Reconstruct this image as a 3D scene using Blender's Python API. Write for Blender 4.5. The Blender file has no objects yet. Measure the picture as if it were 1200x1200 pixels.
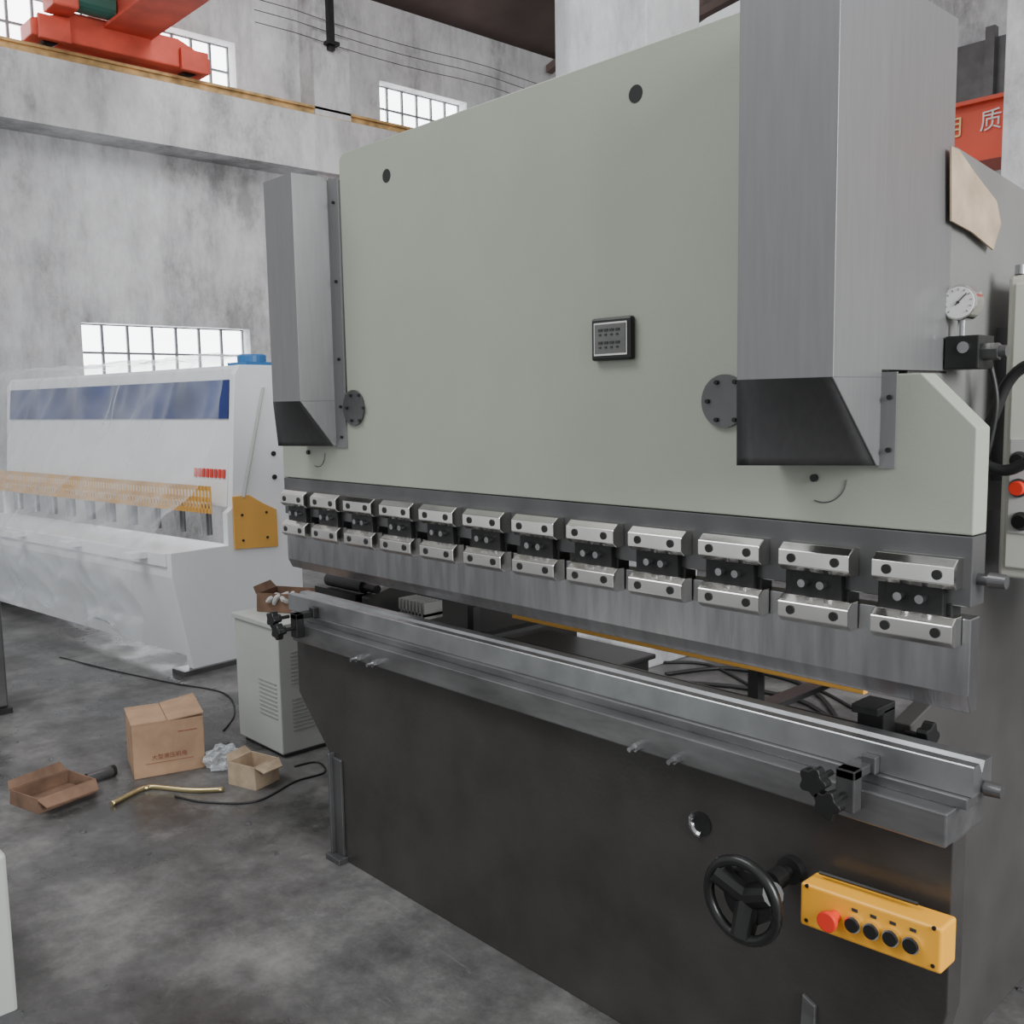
import bpy, bmesh, math, random
from mathutils import Vector, Matrix, noise
random.seed(4)
C = bpy.context.scene.collection
PI = math.pi
# ---------------------------------------------------------------- camera
F = 1141.0
EX = Vector((1070, -110, 1141)).normalized()
EY = Vector((1233, 150, -1141)).normalized()
EZ = EX.cross(EY).normalized()
EY = EZ.cross(EX).normalized()
CAM = Vector((0, 0, 1.6))
R = Matrix((EX, EY, EZ))
cd = bpy.data.cameras.new('camera'); cam = bpy.data.objects.new('camera', cd); C.objects.link(cam)
cd.sensor_width = 36; cd.lens = 36 * F / 1200.0; cd.clip_start = .02; cd.clip_end = 200
cam.matrix_world = Matrix.Translation(CAM) @ R.to_4x4()
bpy.context.scene.camera = cam
def H(u, v, ax, val):
    """point of the real plane axis=val that is seen at photo position (u,v)"""
    d = R @ Vector((u - 600, 600 - v, -F))
    i = 'xyz'.index(ax)
    t = (val - CAM[i]) / d[i]
    return CAM + d * t
# ---------------------------------------------------------------- materials
def mat(name, col, rough=.5, metal=0, noise_amt=0, nscale=6, bump=0, bscale=60, spec=None, stretch=None):
    m = bpy.data.materials.new(name); m.use_nodes = True
    nt = m.node_tree; b = nt.nodes['Principled BSDF']
    b.inputs['Base Color'].default_value = (*col, 1); b.inputs['Roughness'].default_value = rough
    b.inputs['Metallic'].default_value = metal
    if spec is not None: b.inputs['Specular IOR Level'].default_value = spec
    tc = nt.nodes.new('ShaderNodeTexCoord'); mp = nt.nodes.new('ShaderNodeMapping')
    nt.links.new(tc.outputs['Object'], mp.inputs[0])
    if stretch: mp.inputs['Scale'].default_value = stretch
    if noise_amt:
        n = nt.nodes.new('ShaderNodeTexNoise'); n.inputs['Scale'].default_value = nscale; n.inputs['Detail'].default_value = 8
        nt.links.new(mp.outputs[0], n.inputs[0])
        r = nt.nodes.new('ShaderNodeValToRGB')
        lo = [c * (1 - noise_amt) for c in col]; hi = [min(1, c * (1 + noise_amt)) for c in col]
        r.color_ramp.elements[0].position = .3; r.color_ramp.elements[1].position = .7
        r.color_ramp.elements[0].color = (*lo, 1); r.color_ramp.elements[1].color = (*hi, 1)
        nt.links.new(n.outputs[0], r.inputs[0]); nt.links.new(r.outputs[0], b.inputs['Base Color'])
    if bump:
        n2 = nt.nodes.new('ShaderNodeTexNoise'); n2.inputs['Scale'].default_value = bscale; n2.inputs['Detail'].default_value = 4
        nt.links.new(mp.outputs[0], n2.inputs[0])
        bp = nt.nodes.new('ShaderNodeBump'); bp.inputs['Strength'].default_value = bump; bp.inputs['Distance'].default_value = .01
        nt.links.new(n2.outputs[0], bp.inputs['Height']); nt.links.new(bp.outputs[0], b.inputs['Normal'])
    return m
M = {}
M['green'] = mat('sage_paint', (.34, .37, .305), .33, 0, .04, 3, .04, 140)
M['framelit'] = mat('frame_paint_lit', (.17, .172, .163), .45, 0, .12, 4)  # lighter copy of the frame paint, upper side's light put into the colour
M['framedark'] = mat('dark_paint_frame_shade', (.066, .063, .06), .38, 0, .2, 4)  # side frame's lower shade put into the colour; plain dark paint on the pump
M['dark'] = mat('dark_grey_paint', (.044, .041, .039), .27, 0, .2, 5, .06, 90)
M['cover'] = mat('brushed_grey_steel', (.22, .22, .223), .38, .5, .05, 6, .02, 60, stretch=(14, 14, 1))
M['covershade'] = mat('brushed_steel_shaded', (.065, .065, .067), .42, .5, .08, 6, .02, 60, stretch=(14, 14, 1))  # cover steel darkened: shade of the downward-facing underside is in the colour
M['steel'] = mat('ground_steel', (.38, .38, .39), .24, .95, .2, 5, .03, 30, stretch=(6, 1, 1))
M['ledge'] = mat('oily_steel', (.20, .20, .203), .30, .75, .3, 5, .04, 30, stretch=(1, 3, 3))
M['bright'] = mat('bright_steel', (.78, .77, .74), .16, 1, .12, 8)
M['strip'] = mat('dark_steel', (.12, .12, .122), .34, .6, .2, 6)
M['die'] = mat('die_steel', (.38, .39, .40), .33, .9, .2, 9, .03, 30)
M['black'] = mat('black_plastic', (.010, .010, .010), .32)
M['blackm'] = mat('black_oxide', (.022, .022, .022), .4, .4, .3, 20)
M['yellow'] = mat('yellow_enamel', (.9, .42, .03), .38, 0, .05, 4)
M['red'] = mat('red_plastic', (.75, .04, .02), .35)
M['crane'] = mat('red_crane_paint', (.62, .085, .05), .55, 0, .25, 3)
M['girder'] = mat('girder_red_paint', (.75, .10, .05), .5, 0, .12, 2)
M['cream'] = mat('cream_paint', (.62, .62, .55), .5, 0, .05, 5)
M['white'] = mat('white_enamel', (.86, .88, .90), .4, 0, .03, 3)
M['blue'] = mat('blue_enamel', (.012, .03, .16), .4, 0, .5, 2.5)
M['bluecap'] = mat('blue_cap_paint', (.03, .16, .4), .4)
M['guard'] = mat('guard_yellow', (.75, .40, .08), .5, 0, .1, 4)
M['carton'] = mat('cardboard', (.37, .235, .145), .85, 0, .2, 9, .1, 60)
M['carton2'] = mat('dark_cardboard', (.17, .10, .065), .9, 0, .35, 9, .1, 60)
M['print'] = mat('brown_print', (.22, .06, .035), .8)
M['glassw'] = mat('white_dial', (.8, .8, .78), .3)
M['rust'] = mat('rail_steel', (.5, .33, .14), .7, .1, .45, 8)
M['teal'] = mat('green_motor', (.03, .12, .09), .5)
M['roof'] = mat('dark_roof', (.13, .10, .09), .9, 0, .5, .6)
M['cable'] = mat('black_rubber', (.012, .012, .012), .5)
M['brass'] = mat('brass_tube', (.55, .45, .24), .3, .9)
M['fgrey'] = mat('light_grey_paint', (.45, .47, .44), .5, 0, .06, 4)
M['paper'] = mat('kraft_paper', (.43, .33, .23), .9, 0, .2, 14)
M['marks'] = mat('panel_marks', (.03, .03, .03), .5)
M['panel'] = mat('brushed_panel', (.16, .16, .155), .35, .6, .1, 20)
M['wmark'] = mat('white_paint', (.85, .85, .85), .5)
M['ymark'] = mat('faded_yellow_paint', (.85, .75, .35), .5)
M['coil'] = mat('white_fins', (.5, .5, .48), .5)

def wall_mat():
    m = bpy.data.materials.new('whitewashed_plaster'); m.use_nodes = True
    nt = m.node_tree; b = nt.nodes['Principled BSDF']; b.inputs['Roughness'].default_value = .9
    tc = nt.nodes.new('ShaderNodeTexCoord')
    mp = nt.nodes.new('ShaderNodeMapping'); mp.inputs['Scale'].default_value = (1, 1, .6)
    nt.links.new(tc.outputs['Object'], mp.inputs[0])
    n = nt.nodes.new('ShaderNodeTexNoise'); n.inputs['Scale'].default_value = .9; n.inputs['Detail'].default_value = 14; n.inputs['Roughness'].default_value = .76
    nt.links.new(mp.outputs[0], n.inputs[0])
    r = nt.nodes.new('ShaderNodeValToRGB')
    e = r.color_ramp.elements
    e[0].position = .36; e[0].color = (.33, .332, .335, 1)
    e[1].position = .60; e[1].color = (.72, .73, .74, 1)
    x = e.new(.46); x.color = (.55, .555, .565, 1)
    nt.links.new(n.outputs[0], r.inputs[0])
    mp2 = nt.nodes.new('ShaderNodeMapping'); mp2.inputs['Scale'].default_value = (1, 1, .22)
    nt.links.new(tc.outputs['Object'], mp2.inputs[0])
    n3 = nt.nodes.new('ShaderNodeTexNoise'); n3.inputs['Scale'].default_value = 2.4; n3.inputs['Detail'].default_value = 12; n3.inputs['Roughness'].default_value = .72
    nt.links.new(mp2.outputs[0], n3.inputs[0])
    r3 = nt.nodes.new('ShaderNodeValToRGB'); r3.color_ramp.elements[0].position = .36; r3.color_ramp.elements[1].position = .52
    r3.color_ramp.elements[0].color = (.5, .5, .51, 1)
    nt.links.new(n3.outputs[0], r3.inputs[0])
    mx = nt.nodes.new('ShaderNodeMixRGB'); mx.blend_type = 'MULTIPLY'; mx.inputs[0].default_value = .55
    nt.links.new(r.outputs[0], mx.inputs[1]); nt.links.new(r3.outputs[0], mx.inputs[2])
    nt.links.new(mx.outputs[0], b.inputs['Base Color'])
    bp = nt.nodes.new('ShaderNodeBump'); bp.inputs['Strength'].default_value = .2; bp.inputs['Distance'].default_value = .02
    nt.links.new(n.outputs[0], bp.inputs['Height']); nt.links.new(bp.outputs[0], b.inputs['Normal'])
    return m
M['wallw'] = wall_mat()
def floor_mat():
    m = bpy.data.materials.new('oily_concrete'); m.use_nodes = True
    nt = m.node_tree; b = nt.nodes['Principled BSDF']
    tc = nt.nodes.new('ShaderNodeTexCoord')
    n = nt.nodes.new('ShaderNodeTexNoise'); n.inputs['Scale'].default_value = 1.7; n.inputs['Detail'].default_value = 15; n.inputs['Roughness'].default_value = .76
    nt.links.new(tc.outputs['Object'], n.inputs[0])
    r = nt.nodes.new('ShaderNodeValToRGB'); e = r.color_ramp.elements
    e[0].position = .38; e[0].color = (.052, .051, .05, 1); e[1].position = .66; e[1].color = (.215, .212, .205, 1)
    x = e.new(.5); x.color = (.105, .103, .101, 1)
    nt.links.new(n.outputs[0], r.inputs[0])
    mp = nt.nodes.new('ShaderNodeMapping'); mp.inputs['Scale'].default_value = (2, 22, 1); mp.inputs['Rotation'].default_value = (0, 0, .6)
    nt.links.new(tc.outputs['Object'], mp.inputs[0])
    v = nt.nodes.new('ShaderNodeTexNoise'); v.inputs['Scale'].default_value = 1.6; v.inputs['Detail'].default_value = 10; v.inputs['Roughness'].default_value = .75
    nt.links.new(mp.outputs[0], v.inputs[0])
    r2 = nt.nodes.new('ShaderNodeValToRGB'); r2.color_ramp.elements[0].position = .60; r2.color_ramp.elements[1].position = .72
    nt.links.new(v.outputs[0], r2.inputs[0])
    mx = nt.nodes.new('ShaderNodeMixRGB'); mx.blend_type = 'ADD'
    ml = nt.nodes.new('ShaderNodeMath'); ml.operation = 'MULTIPLY'; ml.inputs[1].default_value = .06
    nt.links.new(r2.outputs[0], ml.inputs[0]); mx.inputs[0].default_value = 1
    nt.links.new(r.outputs[0], mx.inputs[1]); nt.links.new(ml.outputs[0], mx.inputs[2])
    n4 = nt.nodes.new('ShaderNodeTexNoise'); n4.inputs['Scale'].default_value = 1.1; n4.inputs['Detail'].default_value = 10; n4.inputs['Roughness'].default_value = .6
    nt.links.new(tc.outputs['Object'], n4.inputs[0])
    rd = nt.nodes.new('ShaderNodeValToRGB'); rd.color_ramp.elements[0].position = .42; rd.color_ramp.elements[1].position = .49
    rd.color_ramp.elements[0].color = (.55, .55, .55, 1)
    nt.links.new(n4.outputs[0], rd.inputs[0])
    md = nt.nodes.new('ShaderNodeMixRGB'); md.blend_type = 'MULTIPLY'; md.inputs[0].default_value = 1
    nt.links.new(mx.outputs[0], md.inputs[1]); nt.links.new(rd.outputs[0], md.inputs[2])
    nt.links.new(md.outputs[0], b.inputs['Base Color'])
    mr = nt.nodes.new('ShaderNodeMapRange'); mr.inputs[1].default_value = .42; mr.inputs[2].default_value = .52; mr.inputs[3].default_value = .18; mr.inputs[4].default_value = .5
    nt.links.new(n4.outputs[0], mr.inputs[0]); nt.links.new(mr.outputs[0], b.inputs['Roughness'])
    bp = nt.nodes.new('ShaderNodeBump'); bp.inputs['Strength'].default_value = .3; bp.inputs['Distance'].default_value = .008
    nt.links.new(n.outputs[0], bp.inputs['Height']); nt.links.new(bp.outputs[0], b.inputs['Normal'])
    return m
M['floor'] = floor_mat()
def emit(name, col, s):
    m = bpy.data.materials.new(name); m.use_nodes = True
    b = m.node_tree.nodes['Principled BSDF']; b.inputs['Base Color'].default_value = (*col, 1)
    b.inputs['Emission Color'].default_value = (*col, 1); b.inputs['Emission Strength'].default_value = s
    return m
M['pane'] = emit('daylit_frosted_glass', (.96, .98, 1), 7)
def plastic(name, lo, hi, sc, edge=.5):
    m = bpy.data.materials.new(name); m.use_nodes = True
    nt = m.node_tree; nt.nodes.clear()
    o = nt.nodes.new('ShaderNodeOutputMaterial'); t = nt.nodes.new('ShaderNodeBsdfTransparent')
    p = nt.nodes.new('ShaderNodeBsdfPrincipled'); p.inputs['Base Color'].default_value = (.85, .9, .95, 1); p.inputs['Roughness'].default_value = .07
    mx = nt.nodes.new('ShaderNodeMixShader')
    tc = nt.nodes.new('ShaderNodeTexCoord'); n = nt.nodes.new('ShaderNodeTexNoise'); n.inputs['Scale'].default_value = sc; n.inputs['Detail'].default_value = 3
    nt.links.new(tc.outputs['Object'], n.inputs[0])
    r = nt.nodes.new('ShaderNodeMapRange'); r.inputs[1].default_value = .4; r.inputs[2].default_value = .7; r.inputs[3].default_value = lo; r.inputs[4].default_value = hi
    nt.links.new(n.outputs[0], r.inputs[0])
    lw = nt.nodes.new('ShaderNodeLayerWeight'); lw.inputs[0].default_value = .3
    ad = nt.nodes.new('ShaderNodeMath'); ad.operation = 'MULTIPLY_ADD'; ad.inputs[1].default_value = edge; ad.use_clamp = True
    nt.links.new(lw.outputs['Facing'], ad.inputs[0]); nt.links.new(r.outputs[0], ad.inputs[2])
    nt.links.new(ad.outputs[0], mx.inputs[0])
    nt.links.new(t.outputs[0], mx.inputs[1]); nt.links.new(p.outputs[0], mx.inputs[2]); nt.links.new(mx.outputs[0], o.inputs[0])
    return m
M['film'] = plastic('clear_plastic_film', .04, .14, 3, .45)
M['bag'] = plastic('plastic_bag_film', .08, .35, 12)
# ---------------------------------------------------------------- mesh helpers
OFF = {}
def tag(o, label=None, cat=None, group=None, kind=None):
    if label: o['label'] = label
    if cat: o['category'] = cat
    if group: o['group'] = group
    if kind: o['kind'] = kind
    return o
def thing(name, label, cat, loc=(0, 0, 0), rz=0, group=None):
    o = bpy.data.objects.new(name, None); C.objects.link(o); o.empty_display_size = .1
    o.location = loc; o.rotation_euler = (0, 0, rz)
    OFF[o.name] = Vector(loc)
    return tag(o, label, cat, group)
class MB:
    def __init__(s): s.b = bmesh.new()
    def box(s, x0, x1, y0, y1, z0, z1):
        return s.prism([(x0, y0), (x1, y0), (x1, y1), (x0, y1)], 'z', z0, z1)
    def solid(s, A, B):
        a = [s.b.verts.new(p) for p in A]; b = [s.b.verts.new(p) for p in B]; n = len(a)
        s.b.faces.new(a[::-1]); s.b.faces.new(b)
        for i in range(n): s.b.faces.new((a[i], a[(i + 1) % n], b[(i + 1) % n], b[i]))
        return s
    def prism(s, pts, ax, a, b):
        def f(p, q):
            if ax == 'z': return (p[0], p[1], q)
            if ax == 'y': return (p[0], q, p[1])
            return (q, p[0], p[1])
        return s.solid([f(p, a) for p in pts], [f(p, b) for p in pts])
    def cyl(s, p0, p1, r, r2=None, n=20):
        p0 = Vector(p0); p1 = Vector(p1); r2 = r if r2 is None else r2
        d = (p1 - p0).normalized(); u = d.orthogonal().normalized(); w = d.cross(u)
        A = [p0 + (u * math.cos(2 * PI * i / n) + w * math.sin(2 * PI * i / n)) * r for i in range(n)]
        B = [p1 + (u * math.cos(2 * PI * i / n) + w * math.sin(2 * PI * i / n)) * r2 for i in range(n)]
        return s.solid(A, B)
    def tube(s, pts, r, n=8, smooth=6, closed=False):
        P = [Vector(p) for p in pts]
        if smooth > 1 and len(P) > 2:
            Q = []
            m = len(P)
            rng = range(m if closed else m - 1)
            for i in rng:
                if closed: a, b, c, d = P[(i - 1) % m], P[i], P[(i + 1) % m], P[(i + 2) % m]
                else: a, b, c, d = P[max(i - 1, 0)], P[i], P[i + 1], P[min(i + 2, m - 1)]
                for k in range(smooth):
                    t = k / smooth
                    Q.append(.5 * ((2 * b) + (c - a) * t + (2 * a - 5 * b + 4 * c - d) * t * t + (3 * b - a - 3 * c + d) * t ** 3))
            if not closed: Q.append(P[-1])
            P = Q
        m = len(P); rings = []
        up = Vector((.13, .21, .97)).normalized()
        for i in range(m):
            if closed: d = (P[(i + 1) % m] - P[i - 1])
            else: d = P[min(i + 1, m - 1)] - P[max(i - 1, 0)]
            d = d.normalized(); u = d.cross(up)
            if u.length < .05: u = d.cross(Vector((1, 0, 0)))
            u.normalize(); w = u.cross(d)
            rings.append([s.b.verts.new(P[i] + (u * math.cos(2 * PI * k / n) + w * math.sin(2 * PI * k / n)) * r) for k in range(n)])
        for i in range(m if closed else m - 1):
            a, b = rings[i], rings[(i + 1) % m]
            for k in range(n): s.b.faces.new((a[k], a[(k + 1) % n], b[(k + 1) % n], b[k]))
        if not closed: s.b.faces.new(rings[0][::-1]); s.b.faces.new(rings[-1])
        return s
    def build(s, name, m, parent=None, world=True, bevel=0, smooth=False, seg=2):
        bmesh.ops.recalc_face_normals(s.b, faces=s.b.faces)
        if parent is not None and world:
            root = parent
            while root.parent: root = root.parent
            o = OFF[root.name]; bmesh.ops.translate(s.b, verts=s.b.verts, vec=-o)
        me = bpy.data.meshes.new(name); s.b.to_mesh(me); s.b.free()
        me.materials.append(m)
        ob = bpy.data.objects.new(name, me); C.objects.link(ob)
        if parent is not None: ob.parent = parent
        if smooth:
            for p in me.polygons: p.use_smooth = len(p.vertices) == 4
        if bevel:
            b = ob.modifiers.new('bevel', 'BEVEL'); b.width = bevel; b.segments = seg; b.limit_method = 'ANGLE'; b.angle_limit = math.radians(35)
        return ob
def struct(name, mb, m): return tag(mb.build(name, m), kind='structure')
def copy_tree(o, parent=None):
    c = o.copy(); C.objects.link(c); c.parent = parent
    for ch in o.children: copy_tree(ch, c)
    return c
# ---------------------------------------------------------------- setting
XW = -10.5
struct('floor', MB().box(-10.8, 4, -4, 12.3, -.1, 0), M['floor'])
def wall_grid(us, holes, zs, fn, mb):
    for i in range(len(us) - 1):
        for j in range(len(zs) - 1):
            cu = (us[i] + us[i + 1]) / 2; cz = (zs[j] + zs[j + 1]) / 2
            if any(a < cu < b and c < cz < d for a, b, c, d in holes): continue
            fn(mb, us[i], us[i + 1], zs[j], zs[j + 1])
holes = [(3.73, 5.64, 1.3, 2.5), (2.55, 4.0, 5.12, 5.68), (4.3, 5.62, 5.12, 5.68), (7.6, 9.05, 5.12, 5.68)]
us = sorted({-4., 12.3} | {h[0] for h in holes} | {h[1] for h in holes}); zs = sorted({0., 6.62} | {h[2] for h in holes} | {h[3] for h in holes})
mb = MB(); wall_grid(us, holes, zs, lambda m, a, b, c, d: m.box(XW - .3, XW, a, b, c, d), mb)
bmesh.ops.remove_doubles(mb.b, verts=mb.b.verts, dist=.0001)
struct('wall_left', mb, M['wallw'])
struct('wall_back', MB().box(-10.5, 4, 12.0, 12.3, 0, 6.62), M['wallw'])
struct('ceiling', MB().solid([(-10.9, -4, 6.62), (-5.5, -4, 8.1), (-5.5, -4, 8.25), (-10.9, -4, 6.77)], [(-10.9, 12.4, 6.62), (-5.5, 12.4, 8.1), (-5.5, 12.4, 8.25), (-10.9, 12.4, 6.77)]), M['roof'])
fr = mat('window_steel', (.16, .17, .18), .6)
for k, (a, b, c, d) in enumerate(holes):
    w = struct('window_%d' % (k + 1), MB().box(XW - .22, XW - .20, a, b, c, d), M['pane'])
    f = MB(); n = 7 if k == 0 else 6; rr = 4 if k == 0 else 2
    for i in range(n + 1):
        y = a + (b - a) * i / n; f.box(XW - .2, XW - .17, y - .013, y + .013, c, d)
    for i in range(rr + 1):
        z = c + (d - c) * i / rr; f.box(XW - .195, XW - .172, a, b, z - .012, z + .012)
    o = f.build('window_frame', fr, w, world=False); tag(o, kind='structure')
struct('trim_1', MB().box(XW, XW + .42, -4, 11.9, 4.32, 4.95), M['wallw'])
struct('trim_2', MB().box(XW, XW + .3, 6.45, 6.95, 0, 6.6), M['wallw'])
def column(x0, x1, y0, y1, z, label):
    m = MB(); m.box(x0, x1, y0, y1, 0, z); m.box(x0 - .04, x1 + .04, y0 - .04, y1 + .04, 0, .12)
    return tag(m.build('concrete_column', M['wallw'], bevel=.01), label, 'column')
column(-4.38, -3.66, 4.5, 5.0, 7.6, 'whitewashed concrete column rising behind the middle of the press brake')
column(-2.67, -2.0, 7.0, 7.6, 7.6, 'whitewashed concrete column beside the red girder at the far right')
y = 10.5
m = MB()
m.solid([(-10.4, y, 6.35), (-5.6, y, 7.65), (-5.6, y, 7.75), (-10.4, y, 6.45)], [(-10.4, y + .12, 6.35), (-5.6, y + .12, 7.65), (-5.6, y + .12, 7.75), (-10.4, y + .12, 6.45)])
m.solid([(-10.4, y, 6.0), (-5.6, y, 6.63), (-5.6, y, 6.73), (-10.4, y, 6.1)], [(-10.4, y + .12, 6.0), (-5.6, y + .12, 6.63), (-5.6, y + .12, 6.73), (-10.4, y + .12, 6.1)])
for k in range(4):
    x = -10.2 + k * 1.2; m.cyl((x, y + .06, 6.05 + (x + 10.4) * .132), (x + .6, y + .06, 6.45 + (x + 11) * .272), .04, n=8)
tag(m.build('roof_truss', M['roof']), 'dark steel roof truss high in the corner by the back wall', 'truss')
# crane rail
m = MB(); m.box(XW + .18, XW + .32, -4, 11.9, 4.951, 4.99); m.box(XW + .23, XW + .27, -4, 11.9, 4.99, 5.06); m.box(XW + .2, XW + .3, -4, 11.9, 5.06, 5.088)
r_ = tag(m.build('crane_rail', M['rust']), 'rusty yellow crane rail running along the concrete ledge', 'rail')
for k, z in enumerate((5.85, 5.98, 6.1)):
    tag(MB().tube([(XW + .33, y, z - .05 * math.sin((y % 3.0) / 3.0 * PI)) for y in [5.7 + .5 * i for i in range(13)]], .005, n=5, smooth=1).build('wall_cable', M['strip']),
        ['lowest thin cable strung above the crane rail', 'middle thin cable strung above the crane rail', 'topmost thin cable strung above the crane rail'][k], 'cable')
lp = thing('wall_lamp', 'narrow dark fitting standing upright on the wall pilaster', 'wall fitting', (XW + .35, 6.68, 5.75))
m = MB(); m.box(XW + .30, XW + .36, 6.64, 6.72, 5.75, 6.45); m.build('body', M['blackm'], lp)
for z in (5.8, 6.38):
    m = MB(); m.box(XW + .29, XW + .40, 6.60, 6.76, z, z + .04); m.build('bracket', M['blackm'], lp)
# crane
cr = thing('overhead_crane', 'red overhead travelling crane with green motor on the wall rail', 'crane', (-10.25, 4.2, 5.09))
m = MB(); m.prism([(3.3, 5.13), (5.1, 5.13), (5.1, 5.28), (4.75, 5.42), (3.7, 5.42), (3.3, 5.28)], 'x', -10.4, -10.08); m.build('end_carriage', M['crane'], cr, bevel=.015)
for y in (3.5, 4.9):
    m = MB(); m.cyl((-10.31, y, 5.18), (-10.18, y, 5.18), .088); m.build('wheel', M['blackm'], cr)
    m = MB(); m.box(-10.07, -10.02, y - .15, y + .15, 5.10, 5.32); m.build('wheel_guard', M['crane'], cr, bevel=.01)
m = MB(); m.prism([(4.05, 5.36), (4.4, 5.36), (4.4, 5.86), (4.05, 5.86)], 'x', -10.3, 2.5); m.box(-10.3, 2.5, 3.98, 4.47, 5.34, 5.37); m.box(-10.3, 2.5, 3.98, 4.47, 5.86, 5.89); m.build('bridge_girder', M['crane'], cr)
m = MB(); m.cyl((-9.95, 3.65, 5.5), (-9.95, 4.02, 5.5), .12); m.build('motor', M['teal'], cr)
m = MB(); m.box(-10.1, -9.8, 3.42, 3.66, 5.35, 5.5); m.build('gearbox', M['crane'], cr, bevel=.02)
# red girder with characters
gd = thing('painted_girder', 'red crane girder lettered with white characters beyond the machine', 'girder', (-4, 8.0, 3.4))
t = H(1145, 122, 'y', 8.0).z; bt = H(1145, 186, 'y', 8.0).z
m = MB(); m.box(-10.49, 3.9, 8.0, 8.35, bt, t); m.box(-10.49, 3.9, 7.95, 8.4, t, t + .03); m.box(-10.49, 3.9, 7.95, 8.4, bt - .03, bt); m.build('beam', M['girder'], gd)
def text(body, size, loc, rot, name, mt, parent=None, ext=.002):
    cu = bpy.data.curves.new(name, 'FONT'); cu.body = body; cu.size = size; cu.extrude = ext; cu.align_x = 'CENTER'; cu.align_y = 'CENTER'
    ob = bpy.data.objects.new(name, cu); C.objects.link(ob)
    dg = bpy.context.evaluated_depsgraph_get(); dg.update()
    me = bpy.data.meshes.new_from_object(ob.evaluated_get(dg)); bpy.data.objects.remove(ob)
    ob = bpy.data.objects.new(name, me); C.objects.link(ob); me.materials.clear(); me.materials.append(mt)
    mw = Matrix.Translation(Vector(loc)) @ rot.to_4x4()
    if parent is not None:
        ob.parent = parent; root = parent
        while root.parent: root = root.parent
        mw = Matrix.Translation(-OFF[root.name]) @ mw
    me.transform(mw)
    return ob
FRONT = Matrix.Rotation(PI / 2, 3, 'X')
pz = H(1161, 142, 'y', 7.99); text('质', .17, pz, FRONT, 'lettering', M['wmark'], gd)
pz = H(1116, 152, 'y', 7.99); text('用', .17, pz, FRONT, 'lettering', M['ymark'], gd)
m = MB(); m.box(-6.2, -3.4, 11.6, 12.0, 4.6, 5.5)
for k in range(6): m.box(-6.1 + k * .5, -6.0 + k * .5, 11.5, 11.6, 4.5, 5.6)
tag(m.build('vent_louver', M['strip']), 'dark louvred opening high on the back wall', 'louver')

# ================================================================ PRESS BRAKE
PB = thing('press_brake', 'large hydraulic press brake with sage green ram and row of steel clamps', 'press brake', (-1.93, 1.82, 0))
XL, XR = -3.15, -.71
cor = [(-2.72 + .03 - .03 * math.sin(a), 2.396 - .03 + .03 * math.cos(a)) for a in [k * PI / 2 / 6 for k in range(7)]]
cor2 = [(-1.165 + .035 * math.sin(a), 2.361 + .035 * math.cos(a)) for a in [PI / 2 - k * PI / 2 / 6 for k in range(7)]]
m = MB(); m.prism([(XL, 1.345), (XR, 1.345), (XR, 1.54), (-.8135, 1.641), (-1.13, 1.641)] + cor2 + cor + [(-2.72, 1.641), (-3.05, 1.641), (XL, 1.54)], 'y', 1.80, 1.86)
ram = m.build('ram_plate', M['green'], PB, bevel=.003)
def disc(name, u, v, r, mt, y=1.80, th=.004, par=None):
    p = H(u, v, 'y', y); q = MB(); q.cyl((p.x, y - th, p.z), (p.x, y + .001, p.z), r, n=32)
    return q.build(name, mt, par or ram)
disc('lifting_hole', 745, 110, .020, M['black'], th=.001); disc('lifting_hole', 453, 206, .020, M['black'], th=.001)
for u, v in ((416, 478), (850, 470)):
    d = disc('round_cover', u, v, .058, M['strip'], th=.008, par=PB)
    p = H(u, v, 'y', 1.79)
    for k in range(6):
        q = MB(); a = k * PI / 3; q.cyl((p.x + .047 * math.cos(a), 1.786, p.z + .047 * math.sin(a)), (p.x + .047 * math.cos(a), 1.793, p.z + .047 * math.sin(a)), .005, n=8)
        q.build('screw', M['blackm'], d)
for u, v in ((965, 560), (372, 530)):
    p = H(u, v, 'y', 1.80); q = MB(); q.tube([(p.x + .05 * math.cos(a), 1.799, p.z + .05 * math.sin(a)) for a in [-PI * .62 + k * .16 for k in range(13)]], .0012, n=5, smooth=1); q.build('scribed_arc', M['strip'], ram)
    p = H(u - 10, v, 'y', 1.80); q = MB(); q.cyl((p.x, 1.793, p.z), (p.x, 1.80, p.z), .008, n=10); q.build('plug', M['blackm'], ram)
# instrument panel
a = H(695, 374, 'y', 1.79); b = H(742, 421, 'y', 1.79)
m = MB(); m.box(a.x, b.x, 1.782, 1.80, b.z + .0, a.z); ip = m.build('instrument_panel', M['black'], PB, bevel=.006)
m = MB(); m.box(a.x + .012, b.x - .010, 1.779, 1.783, b.z + .012, a.z - .012); m.build('face_plate', M['bright'], ip)
m = MB(); m.box(a.x + .016, b.x - .014, 1.777, 1.78, b.z + .016, a.z - .016); m.build('display', M['panel'], ip)
m = MB(); cx = (a.x + b.x) / 2; cz = (a.z + b.z) / 2
for r0, zz in enumerate((.018, -.012)):
    for k in range(4): m.box(cx - .034 + k * .018, cx - .022 + k * .018, 1.775, 1.778, cz + zz, cz + zz + .006); m.box(cx - .032 + k * .018, cx - .026 + k * .018, 1.775, 1.778, cz + zz - .01, cz + zz - .006)
tag(m.build('markings', M['marks'], ip), kind='stuff')
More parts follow.
